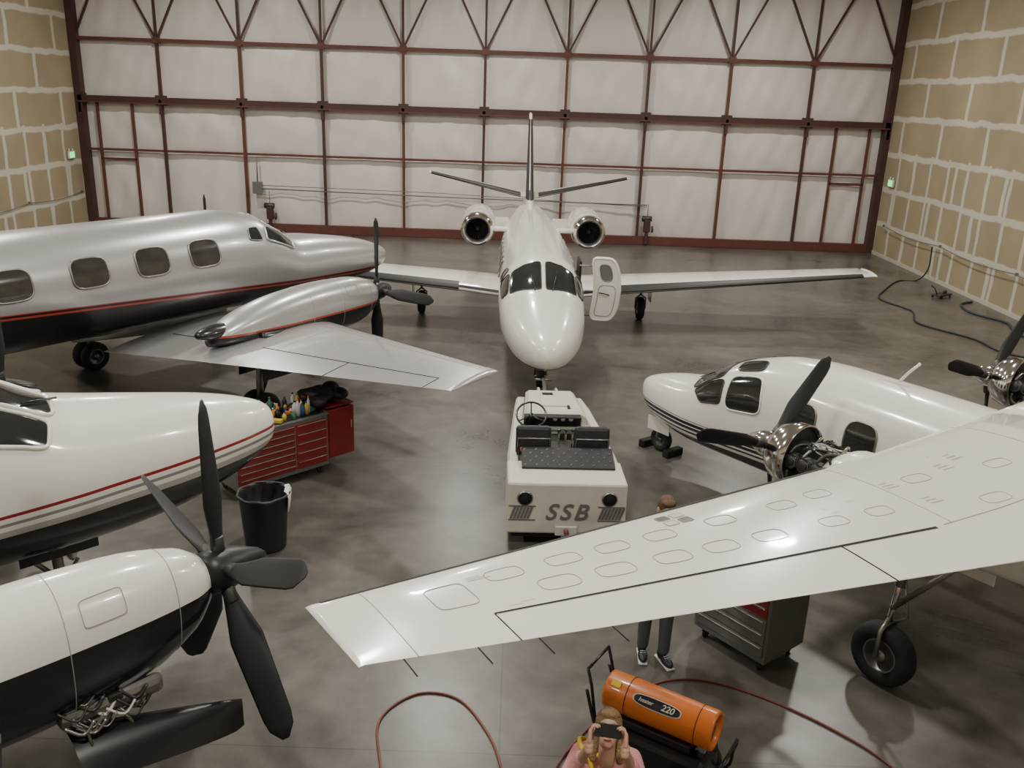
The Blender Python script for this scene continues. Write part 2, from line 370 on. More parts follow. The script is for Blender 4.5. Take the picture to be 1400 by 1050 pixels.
# ============================================================ TURBOPROPS (low wing)
def turboprop(e,fst,body,nac,wingm,hub,wz,LE,TE,nb,ph,chord,Rp,win,wsx,gearx,glassw,tailz,deep,ph2=None,beta=(60,25)):
    F=Fus(fst,2.1)
    mb=MB(); F.mesh(mb,body); mb.build('fuselage',e)
    mb=MB(); x0,x1=wsx
    dx=x0-x1; fm='silver' if wingm=='silver' else 'white'
    quad(mb,F,[(x0,92),(x0-.06,122),(x1+.12*dx,122),(x1+.02*dx,92)],frame=fm,fr=.02)
    quad(mb,F,[(x0,88),(x0-.06,58),(x1+.12*dx,58),(x1+.02*dx,88)],frame=fm,fr=.02)
    for sd in (0,1):
        g=lambda a:(180-a if sd else a)
        quad(mb,F,[(x0-.12,g(54)),(x0-.22,g(30)),(x1-.1,g(28)),(x1+.05*dx,g(54))],frame=fm,fr=.02)
        quad(mb,F,[(x1-.18,g(47)),(x1-.18,g(28)),(x1-.48,g(28)),(x1-.42,g(44))],frame='metal')
        for (wx,wzz) in win: window(mb,F,wx,wzz,.58,.42,-1 if sd else 1,m=glassw,n=3.6,fr=.016)
        mb.tube([F.P(x0+.05,rad(g(80)),.03),F.P(x0-.3,rad(g(62)),.04)],.012,'black',6)
    mb.build('windows',e)
    mb=MB()
    for sd in (1,-1):
        W=Surf([(.4,LE[0]+.05,LE[0]-TE[0]+.05,wz[0],.15),(hub[1],LE[0]-.1,LE[0]-.1-(TE[0]+.3*(TE[1]-TE[0])),wz[0]+(wz[1]-wz[0])*.32,.14),(6.85,LE[1],LE[1]-TE[1],wz[1],.11)],sd)
        W.mesh(mb,wingm); W.boot(mb,wingm if wingm=='silver' else 'boot',3.1,6.7,.05)
        W.line(mb,3.1,.72,6.5,.72,'dark',.006); W.line(mb,4.9,.72,4.9,1,'dark',.006); W.line(mb,3.0,.2,6.6,.2,'line'); W.line(mb,6.5,.72,6.5,1,'dark',.006); W.line(mb,.9,.70,2.2,.72,'dark',.008)
        for yy in (1.6,3.4,4.2,5,5.8): W.line(mb,yy,.05,yy,.72,'line',.002)
        W.boot(mb,'black',.9,1.9,.03)
        T=Surf([(.1,-11.0,1.4,tailz,.10),(2.6,-11.7,.8,tailz+.1,.10)],sd); T.mesh(mb,wingm)
    FN=Surf([(2.6,-9.4,3.4,0,.08),(3.2,-10.4,2.5,0,.09),(5.0,-11.9,1.2,0,.10)],1,True); FN.mesh(mb,wingm)
    mb.build('wings_and_tail',e)
    mb=MB()
    hx,hy,hz=hub
    for sd in (1,-1):
        Nc=Fus([(hx-.16,hz+.17,hz-.20,.18),(hx-.3,hz+.26,hz-.32-deep*.3,.26),(hx-.8,hz+.36,hz-.48-deep*.8,.34),(hx-1.5,hz+.38,hz-.50-deep,.37),(hx-2.3,hz+.33,hz-.46-deep,.37),(hx-3.0,hz+.20,hz-.35,.33),(hx-3.45,hz+.04,hz-.28,.24),(hx-3.7,hz-.10,hz-.26,.08)],2.4,sd*hy)
        Nc.mesh(mb,nac)
        patch(mb,lambda p,q:V((hx-.36+.06*q-.03,sd*hy+p*.13,hz-.33+q*.07)) ,'dark',3,'metal',.012)
        for xx in (-.45,-1.2,-1.9):
            mb.tube([Nc.P(hx+xx,2*math.pi*j/40,.001) for j in range(40)],.003,'line',5,closed=True)
        for s3 in (-1,1):
            window(mb,Nc,hx-.95,hz+.2,.28,.16,s3,m=None,frame='line',fr=.003,n=8)
            a=Nc.P(hx-2.5,rad(-25 if s3>0 else 205),-.06); mb.tube([a,a+V((-.2,s3*.07,0)),a+V((-.5,s3*.08,.02))],.085,'black',14,sub=4)
        mb.sphere((hx-3.5,sd*hy,hz-.06),(.42,.17,.12),'black')
        prop(mb,(hx,sd*hy,hz),Rp,nb,ph if (sd<0 or ph2 is None) else ph2,chord=chord,beta0=beta[0],beta1=beta[1])
    mb.build('engines_and_propellers',e)
    mb=MB()
    for sd in (1,-1):
        for k in (-.13,.13): wheel(mb,(gearx,sd*hy+k,.27),.27,.16)
        mb.cyl((gearx,sd*hy,.27),(gearx+.05,sd*hy,1.25),.06,'metal'); mb.cyl((gearx,sd*hy-.2,.27),(gearx,sd*hy+.2,.27),.03,'metal')
        mb.tube([(gearx+.05,sd*hy,.5),(gearx+.4,sd*hy,1.15)],.03,'metal')
        for k in (-.28,.28): mb.box((gearx+.3,sd*hy+k,.98),(.9,.02,.36),body,bev=.008)
    for k in (-.1,.1): wheel(mb,(-2.3,k,.2),.2,.12)
    mb.cyl((-2.3,0,.2),(-2.35,0,1.35),.05,'metal'); mb.cyl((-2.3,-.16,.2),(-2.3,.16,.2),.025,'metal')
    mb.tube([(-2.33,0,.5),(-2.15,0,.75),(-2.33,0,.95)],.02,'metal'); mb.tube([(-2.33,0,.6),(-2.8,0,1.2)],.025,'metal')
    mb.sphere((-2.2,.0,.85),(.05,.09,.09),'chrome')
    for k in (-.2,.2): mb.box((-2.35,k,1.08),(.7,.015,.3),body,bev=.006)
    mb.build('landing_gear',e)
    return F

SIL=(.46,.46,.46); BK=(.009,.009,.011); RD=(.36,.05,.035)
silver=empty('turboprop_airplane',(-2.92,19.3,0),rad(57))
pb=paint('silver_black_livery',[(0,BK,0),(1.49,RD,0),(1.53,BK,0),(1.56,RD,0),(1.572,SIL,.5)],slope=.06,rough=.3,coat=.3)
pn=paint('silver_nacelle_livery',[(0,BK,0),(1.60,RD,0),(1.635,SIL,.5)],slope=0,rough=.3,coat=.3)
turboprop(silver,[(0,1.80,1.72,.04),(-.06,1.90,1.62,.13),(-.25,2.0,1.52,.22),(-.8,2.18,1.42,.38),(-1.6,2.34,1.36,.54),(-2.4,2.46,1.34,.66),(-3.0,2.53,1.33,.74),(-3.45,2.80,1.33,.80),(-3.95,3.01,1.33,.83),(-4.6,3.09,1.34,.84),(-8.8,3.09,1.36,.84),(-10,3.05,1.65,.7),(-11.4,2.98,2.15,.42),(-12.8,2.85,2.6,.08)],
    pb,pn,'silver',(-2.80,2.32,1.73),(1.15,1.80),(-4.0,-5.6),(-7.0,-6.62),4,0,.22,1.3,[(-5.27,2.52),(-6.25,2.51),(-7.3,2.49),(-8.46,2.47)],(-2.98,-3.8),-5.6,'glass2',3.05,0,None,(38,18))
whitep=empty('turboprop_airplane.001',(-2.65,9.13,0),rad(45))
pb2=paint('white_black_livery',[(0,BK,0),(1.50,(.40,.39,.36),0),(1.55,WHITE,0),(1.60,(.25,.25,.24),0),(1.63,WHITE,0),(1.685,(.28,.02,.03),0),(1.715,WHITE,0)],slope=.015,rough=.24)
pn2=paint('white_black_nacelle',[(0,BK,0),(1.69,WHITE,0)],rough=.24)
F2=turboprop(whitep,[(0,1.74,1.64,.05),(-.05,1.88,1.50,.17),(-.22,1.98,1.38,.29),(-.65,2.12,1.20,.45),(-1.3,2.26,1.06,.61),(-2.0,2.40,1.02,.72),(-2.25,2.46,1.02,.76),(-2.75,2.73,1.02,.81),(-3.3,2.92,1.05,.84),(-4,2.96,1.08,.84),(-8.0,2.96,1.15,.84),(-9.5,2.92,1.5,.7),(-11,2.86,2.0,.42),(-12.4,2.75,2.5,.08)],
    pb2,pn2,'white',(-1.94,2.64,1.71),(1.1,1.72),(-3.4,-4.6),(-6.1,-5.7),5,86,.25,1.33,[(-5.0,2.4),(-6.0,2.4),(-7.0,2.4),(-8,2.4)],(-2.24,-3.15),-5.0,'glass2',2.95,.14,96,(66,42))
mb=MB(); random.seed(8)
for i in range(18):
    x=-2.6-random.random()*.55; y=-2.66-.25-random.random()*.12; z=1.14+random.random()*.2
    mb.tube([(x,y,z),(x-.08,y-.03*random.random(),z-.07),(x-.18,y+.03,z+.03*random.random())],.006+random.random()*.010,random.choice(['metal','dmetal','tug','dmetal']),8,sub=4)
for i in range(12):
    mb.box((-2.6-random.random()*.55,-2.74-random.random()*.2,1.12+random.random()*.14),(.05+random.random()*.08,.05,.06),random.choice(['metal','dmetal','dmetal','tug']),bev=.01)
mb.box((-2.9,-2.80,1.18),(.70,.32,.14),'metal',bev=.05)
R=[]
for i in range(15):
    u=i/14; w=.26*(1-u)**.55+.005
    R.append([V((-3.20+1.06*u,-2.98-.28*u,.94-.06*u))+V((0,-w*k*.8,.10*(1-k*k)-.10*k)) for k in (-1,-.5,0,.5,1)])
mb.rings(R,'black',caps=False,closed=False)
mb.tube([(-2.9,-2.9,1.2),(-2.8,-3.05,.98)],.012,'metal'); mb.tube([(-3.1,-2.9,1.2),(-3.1,-3.05,.98)],.012,'metal')
mb.build('open_cowling',whitep)

# ============================================================ HIGH WING TWIN
hw=empty('high_wing_twin_airplane',(2.1,13.1,0),math.atan2(.8,-.6))
NV=(.02,.022,.04)
pc=paint('white_pinstripe_livery',[(0,NV,0),(.62,WHITE,0),(.66,NV,0),(.70,WHITE,0),(.72,NV,0),(.77,WHITE,0),(.785,NV,0),(.83,WHITE,0),(.85,(.25,.24,.24),0),(.865,WHITE,0)],slope=.05,rough=.22,coat=.6)
F=Fus([(0,1.02,.90,.05),(-.04,1.10,.82,.13),(-.18,1.18,.70,.24),(-.5,1.28,.58,.38),(-1.1,1.41,.50,.55),(-1.35,1.50,.49,.60),(-1.7,1.76,.48,.64),(-2.1,1.93,.48,.66),(-2.6,2.06,.48,.67),(-3.3,2.12,.48,.68),(-5,2.10,.5,.68),(-7.5,2.05,.62,.58),(-9.5,1.9,1.0,.35),(-11.4,1.75,1.45,.08)],2.5)
mb=MB(); F.mesh(mb,pc); mb.build('fuselage',hw)
mb=MB()
for sd in (0,1):
    g=lambda a:(180-a if sd else a)
    quad(mb,F,[(-1.22,g(88)),(-1.34,g(44)),(-1.86,g(46)),(-1.84,g(88))],frame='dmetal',fr=.010,n=8)
    quad(mb,F,[(-1.39,g(40)),(-1.62,g(12)),(-1.98,g(10)),(-1.93,g(42))],frame='dmetal',fr=.010)
    quad(mb,F,[(-2.03,g(46)),(-2.06,g(6)),(-2.66,g(6)),(-2.54,g(44))],frame='white',fr=.012,n=5)
    quad(mb,F,[(-1.98,g(76)),(-2.03,g(54)),(-2.46,g(54)),(-2.40,g(74))],frame='dmetal',fr=.010,n=4)
    for xx in (-3.25,-4.05,-4.9,-5.8): window(mb,F,xx,1.50,.40,.50,-1 if sd else 1,n=3.4)
    mb.tube([F.P(-1.2,rad(g(78)),.02),F.P(-1.6,rad(g(62)),.03)],.010,'black',6)
mb.build('windows',hw)
mb=MB(); mw=MB(); random.seed(11)
for sd in (1,-1):
    W=Surf([(0,-5.05,2.6,2.02,.13),(.8,-5.05,2.42,2.03,.13),(2.4,-5.06,2.0,2.06,.13),(7.80,-5.07,.66,2.40,.10)],sd); W.mesh(mw,'white',ns=14)
    W.boot(mw,'boot',3.0,7.75,.05)
    W.strip(mw,6.95,.70,3.3,.71,.014,'dark'); W.strip(mw,6.95,.66,6.95,.70,.05,'dark'); 
    W.line(mw,6.95,.70,6.95,1,'dark',.004); W.line(mw,4.28,.71,4.28,1,'dark',.006); W.line(mw,7.52,.05,7.52,1,'line',.0025)
    W.line(mw,.9,.6,3.2,.7,'line',.004); W.line(mw,3.1,.03,3.1,.7,'line',.003); W.line(mw,.85,.03,.85,1,'line',.004)
    for (y,f,L,wd) in [(6.65,.30,.13,.034),(6.2,.30,.13,.034),(5.8,.30,.13,.034),(5.38,.30,.13,.034),(4.8,.30,.13,.034),(4.15,.30,.13,.034),(3.7,.28,.13,.034),
                       (6.4,.52,.14,.036),(5.98,.52,.14,.036),(5.52,.52,.14,.036),(5.10,.52,.14,.036),(4.65,.52,.14,.036),(4.0,.52,.13,.034),(3.5,.52,.13,.034),(2.6,.35,.16,.036),(2.3,.6,.16,.036),(1.6,.4,.16,.036)]:
        patch(mw,lambda p,q:W.P(y+p*L,f+q*wd*(1.6/W.at(y)[2])*1.15,1,.0015),None,3.4,'line',.0028)
    patch(mw,lambda p,q:W.P(7.08+p*.13,.42+q*.14,1,.002),None,6,'line',.003)
    for dy in (0,.14):
        for df in (0,.07): patch(mw,lambda p,q:W.P(5.02+dy+p*.055,.14+df+q*.026,1,.003),'tug' if (dy>0)==(df>0) else 'metal',8,'line',.002)
    for (y,f) in ((3.05,.33),(2.95,.5),(1.9,.25),(1.2,.5),(6.9,.25),(2.2,.3)):
        for k in range(3): W.strip(mw,y,f+k*.022,y-.10-.03*k,f+k*.022,.006,'line',.0015,3)
    for k in range(10):
        y=random.uniform(.9,6.8); f=random.uniform(.08,.65); a_=random.uniform(.02,.06); b_=random.uniform(.004,.010)
        patch(mw,lambda p,q:W.P(y+p*a_,f+q*b_,1,.0012),'scuff',2.2,None,rings=2,seg=14)
    for y in (7.6,7.2,6.85,6.4): 
        p=W.P(y,1,1); mw.tube([p,p+V((-.14,0,-.02))],.004,'dark',5)
    ny=sd*2.28
    Nc=Fus([(-4.80,2.00,1.58,.28),(-5.0,2.10,1.52,.33),(-5.6,2.13,1.5,.34),(-6.5,2.0,1.55,.32),(-7.4,1.9,1.62,.2),(-8.0,1.82,1.72,.05)],2.4,ny); Nc.mesh(mb,'white')
    mb.revolve([(.17,.06),(.22,.06),(.29,-.02),(.325,-.12),(.335,-.26),(.315,-.26),(.30,-.12),(.25,-.03),(.17,.04)],(-4.16,ny,1.84),(1,0,0),'chrome',40,caps=False)
    mb.revolve([(.31,-.2),(.001,-.21)],(-4.16,ny,1.84),(1,0,0),'dmetal',30,caps=False)
    mb.cyl((-4.1,ny,1.84),(-4.85,ny,1.84),.17,'dmetal')
    for k in range(6):
        x=-4.44-.15*(k%3); s2=1 if k<3 else -1
        mb.cyl((x,ny,1.84),(x,ny+s2*.27,1.88),.058,'dmetal',seg=16)
        for j in range(5): mb.cyl((x,ny+s2*(.14+.026*j),1.86),(x,ny+s2*(.148+.026*j),1.86),.07,'metal',seg=16)
        mb.tube([(x,ny+s2*.26,1.95),(x-.04,ny+s2*.18,2.03),(x-.08,ny,2.0)],.015,random.choice(['chrome','metal','dmetal','dark']),8,sub=4)
        mb.tube([(x,ny+s2*.26,1.78),(x-.05,ny+s2*.28,1.66),(-4.8,ny+s2*.24,1.62)],.02,'dmetal',8,sub=4)
    for k in range(14):
        mb.tube([(-4.4-random.random()*.3,ny+random.uniform(-.2,.2),1.96+random.random()*.05),(-4.6,ny+random.uniform(-.2,.2),2.04),(-4.88,ny+random.uniform(-.25,.25),1.98)],.007+random.random()*.008,random.choice(['dark','metal','dmetal','dark','tug']),6,sub=4)
    mb.box((-4.62,ny,1.97),(.3,.3,.08),'dmetal',bev=.02)
    prop(mb,(-4.0,ny,1.84),1.18,3,17,spin='chrome',sr=.14,sl=.26,chord=.19,beta0=38,beta1=18)
mw.build('wing',hw); mb.build('engines_and_propellers',hw)
mb=MB()
for sd in (1,-1):
    T=Surf([(.1,-9.9,1.3,1.85,.10),(2.6,-10.4,.8,2.3,.10)],sd); T.mesh(mb,'white')
    gear(mb,(-5.64,sd*2.38,.31),.31,.2,(-5.7,sd*2.34,1.6))
    mb.box((-6.0,sd*2.12,1.40),(.7,.02,.22),'white',bev=.008)
    mb.tube([(-5.64,sd*2.38,.8),(-6.2,sd*2.34,1.55)],.03,'metal')
FN=Surf([(1.7,-8.4,2.9,0,.08),(2.2,-9.2,2.2,0,.09),(4.2,-10.6,.9,0,.10)],1,True); FN.mesh(mb,'white')
gear(mb,(-.40,0,.19),.19,.13,(-.5,0,.75))
for k in (-.14,.14): mb.box((-.45,k,.46),(.45,.015,.22),'white',bev=.005)
mb.box((-.66,.0,.06),(.12,.34,.12),'dark',bev=.02); mb.box((-.14,.0,.06),(.12,.34,.12),'dark',bev=.02)
mb.tube([(-4.0,0,2.1),(-4.12,0,2.28),(-4.24,0,2.42)],.018,'white'); mb.box((-4.0,0,2.13),(.3,.04,.04),'white')
mb.tube([(-5.9,0,2.08),(-5.95,0,2.2),(-6.1,0,2.26)],.01,'white')
mb.build('landing_gear_and_tail',hw)

# ============================================================ TUG
tug=empty('aircraft_tug',(.70,9.5,0),rad(2)); 
mb=MB()
HWD=.70
mb.box((0,.34,.54),(1.42,.68,.66),'tug',bev=.03)
mb.box((0,.30,.20),(1.30,.5,.12),'dark',bev=.02)
def taperx(y): return HWD-.19*max(0,(y-.9)/2.5)
for s in (-1,1):
    prof=[(.6,.22,.84),(1.0,.24,.84),(1.5,.26,.84),(2.0,.28,.84),(2.8,.30,.82),(3.4,.32,.76),(3.5,.34,.70)]
    R=[]
    for (y,zb,zt) in prof:
        x=taperx(y); R.append([V((s*x,y,zb)),V((s*x,y,zt-.03)),V((s*(x-.03),y,zt)),V((s*(x-.13),y,zt)),V((s*(x-.14),y,zt-.03)),V((s*(x-.14),y,zb))])
    mb.rings(R,'tug',smooth=False)
    wheel(mb,(s*.58,.62,.26),.26,.2,(1,0,0)); wheel(mb,(s*.45,2.85,.26),.26,.16,(1,0,0))
    mb.cyl((s*.50,-.012,.68),(s*.50,.02,.68),.08,'dark'); mb.revolve([(.08,.0),(.094,.01),(.08,.02)],(s*.50,-.022,.68),(0,1,0),'metal',24,caps=False)
mb.box((0,1.55,.36),(1.2,1.7,.06),'dark',bev=.01)
vs=[V((-taperx(2.05)+.1,2.05,.80)),V((taperx(2.05)-.1,2.05,.80)),V((taperx(3.45)-.1,3.45,.72)),V((-taperx(3.45)+.1,3.45,.72))]
mb.add(vs+[v-V((0,0,.05)) for v in vs],[[0,1,2,3],[7,6,5,4],[0,4,5,1],[1,5,6,2],[2,6,7,3],[3,7,4,0]],'tug',False)
def hoodring(y,w,zt,zb): return [V((-w,y,zb)),V((-w,y,zt-.04)),V((-w+.05,y,zt)),V((w-.05,y,zt)),V((w,y,zt-.04)),V((w,y,zb))]
mb.rings([hoodring(2.10,.42,.96,.3),hoodring(2.16,.43,.99,.3),hoodring(3.38,.37,.88,.3),hoodring(3.50,.35,.80,.32),hoodring(3.53,.31,.76,.34)],'tug',smooth=False)
mb.box((0,3.52,.42),(.96,.12,.22),'tug',bev=.02)
mb.box((0,2.72,.948),(.36,.6,.012),'tug',Matrix.Rotation(rad(-5.2),3,'X'),bev=.004)
mb.box((-.05,3.15,.91),(.16,.1,.012),'dark',Matrix.Rotation(rad(-5),3,'X'),bev=.003)
mb.box((.2,2.35,.98),(.04,.14,.03),'dark')
mb.box((-.05,2.04,.90),(.80,.08,.18),'dmetal',Matrix.Rotation(rad(25),3,'X'),bev=.015)
for x in (-.02,.09,.20): mb.cyl((x,2.0,.93),(x,1.97,.94),.03,'grey')
for x in (.0,.09,.18): mb.cyl((x,1.55,.5),(x,1.47,.96),.010,'chrome'); mb.sphere((x,1.47,.97),.022,'black')
mb.tube([(-.36,2.0,.85),(-.36,1.85,1.02)],.022,'dark')
c=V((-.36,1.80,1.06)); ax=V((0,-.62,.78)).normalized(); a=V((1,0,0)); b=ax.cross(a)
mb.tube([c+(a*math.cos(t)+b*math.sin(t))*.20 for t in [2*math.pi*i/32 for i in range(32)]],.014,'black',8,closed=True)
for t in (90,210,330): mb.tube([c-ax*.03,c+(a*math.cos(rad(t))+b*math.sin(rad(t)))*.195],.010,'black',6)
mb.cyl(c-ax*.05,c,.035,'black')
mb.box((0,1.35,.58),(.26,1.1,.36),'dmetal',bev=.02)
mb.box((.12,1.75,.80),(.22,.16,.10),'dark',bev=.01)
for s in (-1,1):
    mb.box((s*.37,1.20,.66),(.44,.46,.14),'vinyl',bev=.04); mb.box((s*.37,1.18,.5),(.38,.40,.24),'dark')
    mb.box((s*.37,.95,1.03),(.45,.11,.38),'vinyl',Matrix.Rotation(rad(-10),3,'X'),bev=.045)
    mb.tube([(s*.37-.2,.92,.84),(s*.37-.2,.88,1.08),(s*.37+.2,.88,1.08),(s*.37+.2,.92,.84)],.012,'metal')
Rb=Matrix.Rotation(rad(16),3,'X'); cc=V((0.04,.60,.93))
mb.box(cc,(1.14,.40,.05),'vinyl',Rb,bev=.01)
for i in range(16):
    for j in range(5):
        if (i+j)%2==0: mb.box(cc+Rb@V((-.53+i*.07,-.15+j*.075,.027)),(.034,.012,.008),'metal',Rb@Matrix.Rotation(rad(45),3,'Z'),bev=0)
mb.box((0.04,.60,.875),(1.12,.28,.06),'dark'); mb.box((-.42,.82,.96),(.24,.06,.04),'orange',bev=.01)
for s in (-1,1):
    for k in range(12):
        x=s*.545+(k-5.5)*.040
        vs=[V((x-.032,-.006,.41)),V((x-.001,-.006,.41)),V((x+.049,-.006,.56)),V((x+.018,-.006,.56))]
        if max(abs(v.x) for v in vs)<.70 and min(abs(v.x) for v in vs)>.37: mb.add(vs,[[0,1,2,3]],'grey',False)
    for z in (.395,.575): mb.box((s*.53,-.006,z),(.32,.006,.014),'grey',bev=0)
mb.box((0,-.02,.27),(.26,.05,.12),'tug',bev=.01); mb.cyl((0,-.05,.28),(0,-.12,.28),.03,'red'); mb.cyl((0,-.11,.21),(0,-.11,.33),.015,'metal'); mb.box((0,-.08,.21),(.12,.12,.02),'metal')
for s in (-.14,.14): mb.tube([(s,3.50,.60),(s,3.66,.72),(s,3.95,.72),(s,4.05,.5)],.022,'tug',8,sub=4)
mb.tube([(-.14,3.66,.72),(.14,3.66,.72)],.02,'tug')
mb.tube([(0,3.5,.35),(.08,5.9,.25)],.03,'tug'); mb.tube([(-.07,5.9,.24),(.23,5.9,.24)],.025,'metal')
mb.build('body',tug)
text('SSB',.29,'grey',Matrix.Translation((-.01,-.012,.495))@Matrix.Rotation(rad(90),4,'X'),'rear_lettering',tug,.003,.3,.004,1.25)

# ============================================================ TOOL CHESTS
def chest(e,W,D,H,front,body,side=None,shelf=True,rows=7,redtop=False):
    mb=MB()
    mb.box((0,D/2,.13+(H-.13)/2),(W,D,H-.13),body,bev=.012)
    mb.box((0,D/2,H+.012),(W+.03,D+.03,.03),'grey',bev=.01)
    mb.box((0,D/2,H+.03),(W-.06,D-.06,.012),'vinyl',bev=.004)
    cols=[(-W/2+.03,-.02+W*.14),(-.02+W*.14+.02,W/2-.03)] if shelf else [(-W/2+.03,W/2-.03)]
    for ci,(a,b) in enumerate(cols):
        rr=rows if ci==0 else rows-2
        hh=(H-.22)/rr
        for r in range(rr):
            z=.19+hh*(r+.5)
            m=front if not(redtop and r>=rr-2) else 'red'
            mb.box(((a+b)/2,-.006,z),(b-a,.02,hh-.018),m,bev=.004)
            mb.box(((a+b)/2,-.024,z+hh*.30),(b-a-.04,.018,.014),'metal' if not shelf else 'chrome',bev=.004)
    for x in (-W/2+.1,W/2-.1):
        for y in (.09,D-.09):
            wheel(mb,(x,y,.06),.06,.035,(1,.2,0)); mb.box((x,y,.125),(.08,.08,.02),'metal'); mb.box((x+.03,y,.095),(.006,.05,.07),'metal',bev=0); mb.box((x-.03,y,.095),(.006,.05,.07),'metal',bev=0)
    if side:
        mb.box((W/2+side/2+.005,D/2,.22+(H-.2)/2),(side,D*.95,H-.16),'red',bev=.012)
        mb.box((W/2+side/2,-.002+D*.025,.22+(H-.2)/2),(side-.05,.02,H-.24),'red',bev=.004)
        mb.box((W/2+side-.06,-.02+D*.025,.65),(.02,.02,.12),'chrome'); mb.box((W/2+side/2,D/2,H+.08),(side,D*.95,.02),'red',bev=.004)
    mb.cyl((-W/2-.03,D-.1,H-.12),(-W/2-.03,.1,H-.12),.014,'chrome')
    for y in (.1,D-.1): mb.cyl((-W/2-.03,y,H-.12),(-W/2,y,H-.12),.01,'chrome')
    mb.build('cabinet',e)
c1=empty('tool_chest',(-3.04,11.00,0),rad(46))
chest(c1,1.42,.60,.88,'red','grey',side=.45)
mb=MB(); random.seed(5)
cols=[mat('bottle_green',(.03,.14,.08),.4),mat('bottle_yellow',(.6,.45,.05),.4),mat('bottle_blue',(.03,.08,.28),.4),M['redstripe'],M['tug'],M['black'],M['orange'],mat('bottle_white',(.65,.65,.62),.4)]
for i in range(54):
    x=random.uniform(-.64,.50); y=random.uniform(.05,.55); r=random.uniform(.020,.038); h=random.uniform(.07,.23); m=cols[i%8]
    mb.revolve([(r,0),(r,h*.75),(r*.5,h*.86),(r*.4,h),(.001,h)],(x,y,.918),(0,0,1),m,16); 
    mb.cyl((x,y,.918+h*.98),(x,y,.918+h*1.1),r*.45,random.choice(cols),seg=12)
for i in range(20): mb.box((random.uniform(-.6,.6),random.uniform(.04,.5),.945),(random.uniform(.05,.2),random.uniform(.03,.08),.05),cols[(i*3)%8],Matrix.Rotation(random.random()*3,3,'Z'),bev=.008)
for i in range(6):
    mb.sphere((random.uniform(.40,.62),random.uniform(.2,.45),.95),(.12,.09,.05),cols[0] if i<3 else M['vinyl'],Matrix.Rotation(random.random(),3,'Z')@Matrix.Rotation(random.uniform(-.4,.4),3,'X'))
for i in range(14):
    mb.sphere((random.uniform(.6,1.05),random.uniform(.15,.45),1.02+random.random()*.10),(.16,.12,.08),'vinyl',Matrix.Rotation(random.random()*3,3,'Z')@Matrix.Rotation(random.uniform(-.5,.5),3,'X'))
mb.build('tools_and_bottles',c1)
c2=empty('tool_chest.001',(2.20,7.48,0),math.atan2(-.64,.52))
chest(c2,.86,.64,.92,'grey','grey',shelf=False,rows=5,redtop=True)

# ============================================================ TRASH CAN
mb=MB()
mb.revolve([(.001,0),(.23,0),(.235,.02),(.28,.65),(.295,.66),(.295,.69),(.28,.695),(.27,.67),(.225,.05),(.001,.045)],(0,0,0),(0,0,1),'bin',40,caps=False)
pts=[]
for i in range(60):
    a=2*math.pi*i/60; pts.append(V((math.cos(a)*(.292+.004*math.sin(9*a)),math.sin(a)*(.292+.004*math.sin(9*a)),.685+.006*math.sin(7*a))))
mb.tube(pts,.018,'vinyl',8,closed=True)
R=[]
for z,r in ((.68,.28),(.60,.265),(.50,.255),(.43,.2),(.41,.02)):
    R.append([V((math.cos(2*math.pi*j/48)*(r+.008*math.sin(j*1.7)),math.sin(2*math.pi*j/48)*(r+.008*math.sin(j*1.7)),z+.008*math.sin(j*2.3))) for j in range(48)])
mb.rings(R,'vinyl',caps=False)
R=[]
for z,w,o in ((.72,.03,.25),(.715,.05,.29),(.65,.055,.315),(.55,.05,.305),(.45,.03,.29)):
    R.append([V((math.cos(t*.28+.1)*(o+.012*math.sin(k*3)),math.sin(t*.28*w/.05+.1)*(o+.01*math.sin(k*2)),z+.01*k)) for k,t in enumerate((-1,-.6,-.2,.2,.6,1))])
mb.rings(R,'rag',caps=False,closed=False)
o=mb.build('trash_can'); o.location=(-2.85,9.36,0)

# ============================================================ HEATER
ht=empty('portable_heater',(1.26,5.80,0),math.atan2(-.50,.80))
HL=.45; HR=.155
mb=MB()
mb.revolve([(HR-.03,-HL),(HR-.005,-HL),(HR,-HL+.02),(HR,HL-.02),(HR-.005,HL),(HR-.03,HL),(HR-.035,HL-.04)],(0,0,.66),(1,0,0),'orange',40,caps=False)
mb.revolve([(HR-.035,HL-.04),(HR-.04,HL-.2),(.001,HL-.21)],(0,0,.66),(1,0,0),'dark',30,caps=False); mb.revolve([(HR-.03,-HL),(HR-.03,-HL+.05),(.001,-HL+.06)],(0,0,.66),(1,0,0),'dark',30,caps=False)
mb.revolve([(.09,HL-.15),(.10,HL-.04),(.08,HL-.03),(.001,HL-.06)],(0,0,.66),(1,0,0),'metal',24,caps=False)
for r in (.04,.07,.10,.13): mb.tube([(-HL-.002,r*math.cos(t),.66+r*math.sin(t)) for t in [2*math.pi*i/28 for i in range(28)]],.004,'black',6,closed=True)
for k in range(4): mb.tube([(-HL-.004,-.13*math.cos(k*math.pi/4),.66-.13*math.sin(k*math.pi/4)),(-HL-.004,.13*math.cos(k*math.pi/4),.66+.13*math.sin(k*math.pi/4))],.004,'black',6)
for x in (-.26,.32): mb.tube([(x,(HR+.001)*math.cos(t),.66+(HR+.001)*math.sin(t)) for t in [2*math.pi*i/40 for i in range(40)]],.003,'dark',5,closed=True)
mb.box((-.05,0,.49),(.70,.26,.08),'black',bev=.015); mb.box((.05,0,.32),(.78,.38,.26),'black',bev=.05)
mb.cyl((-.25,.12,.43),(-.25,.12,.47),.035,'red')
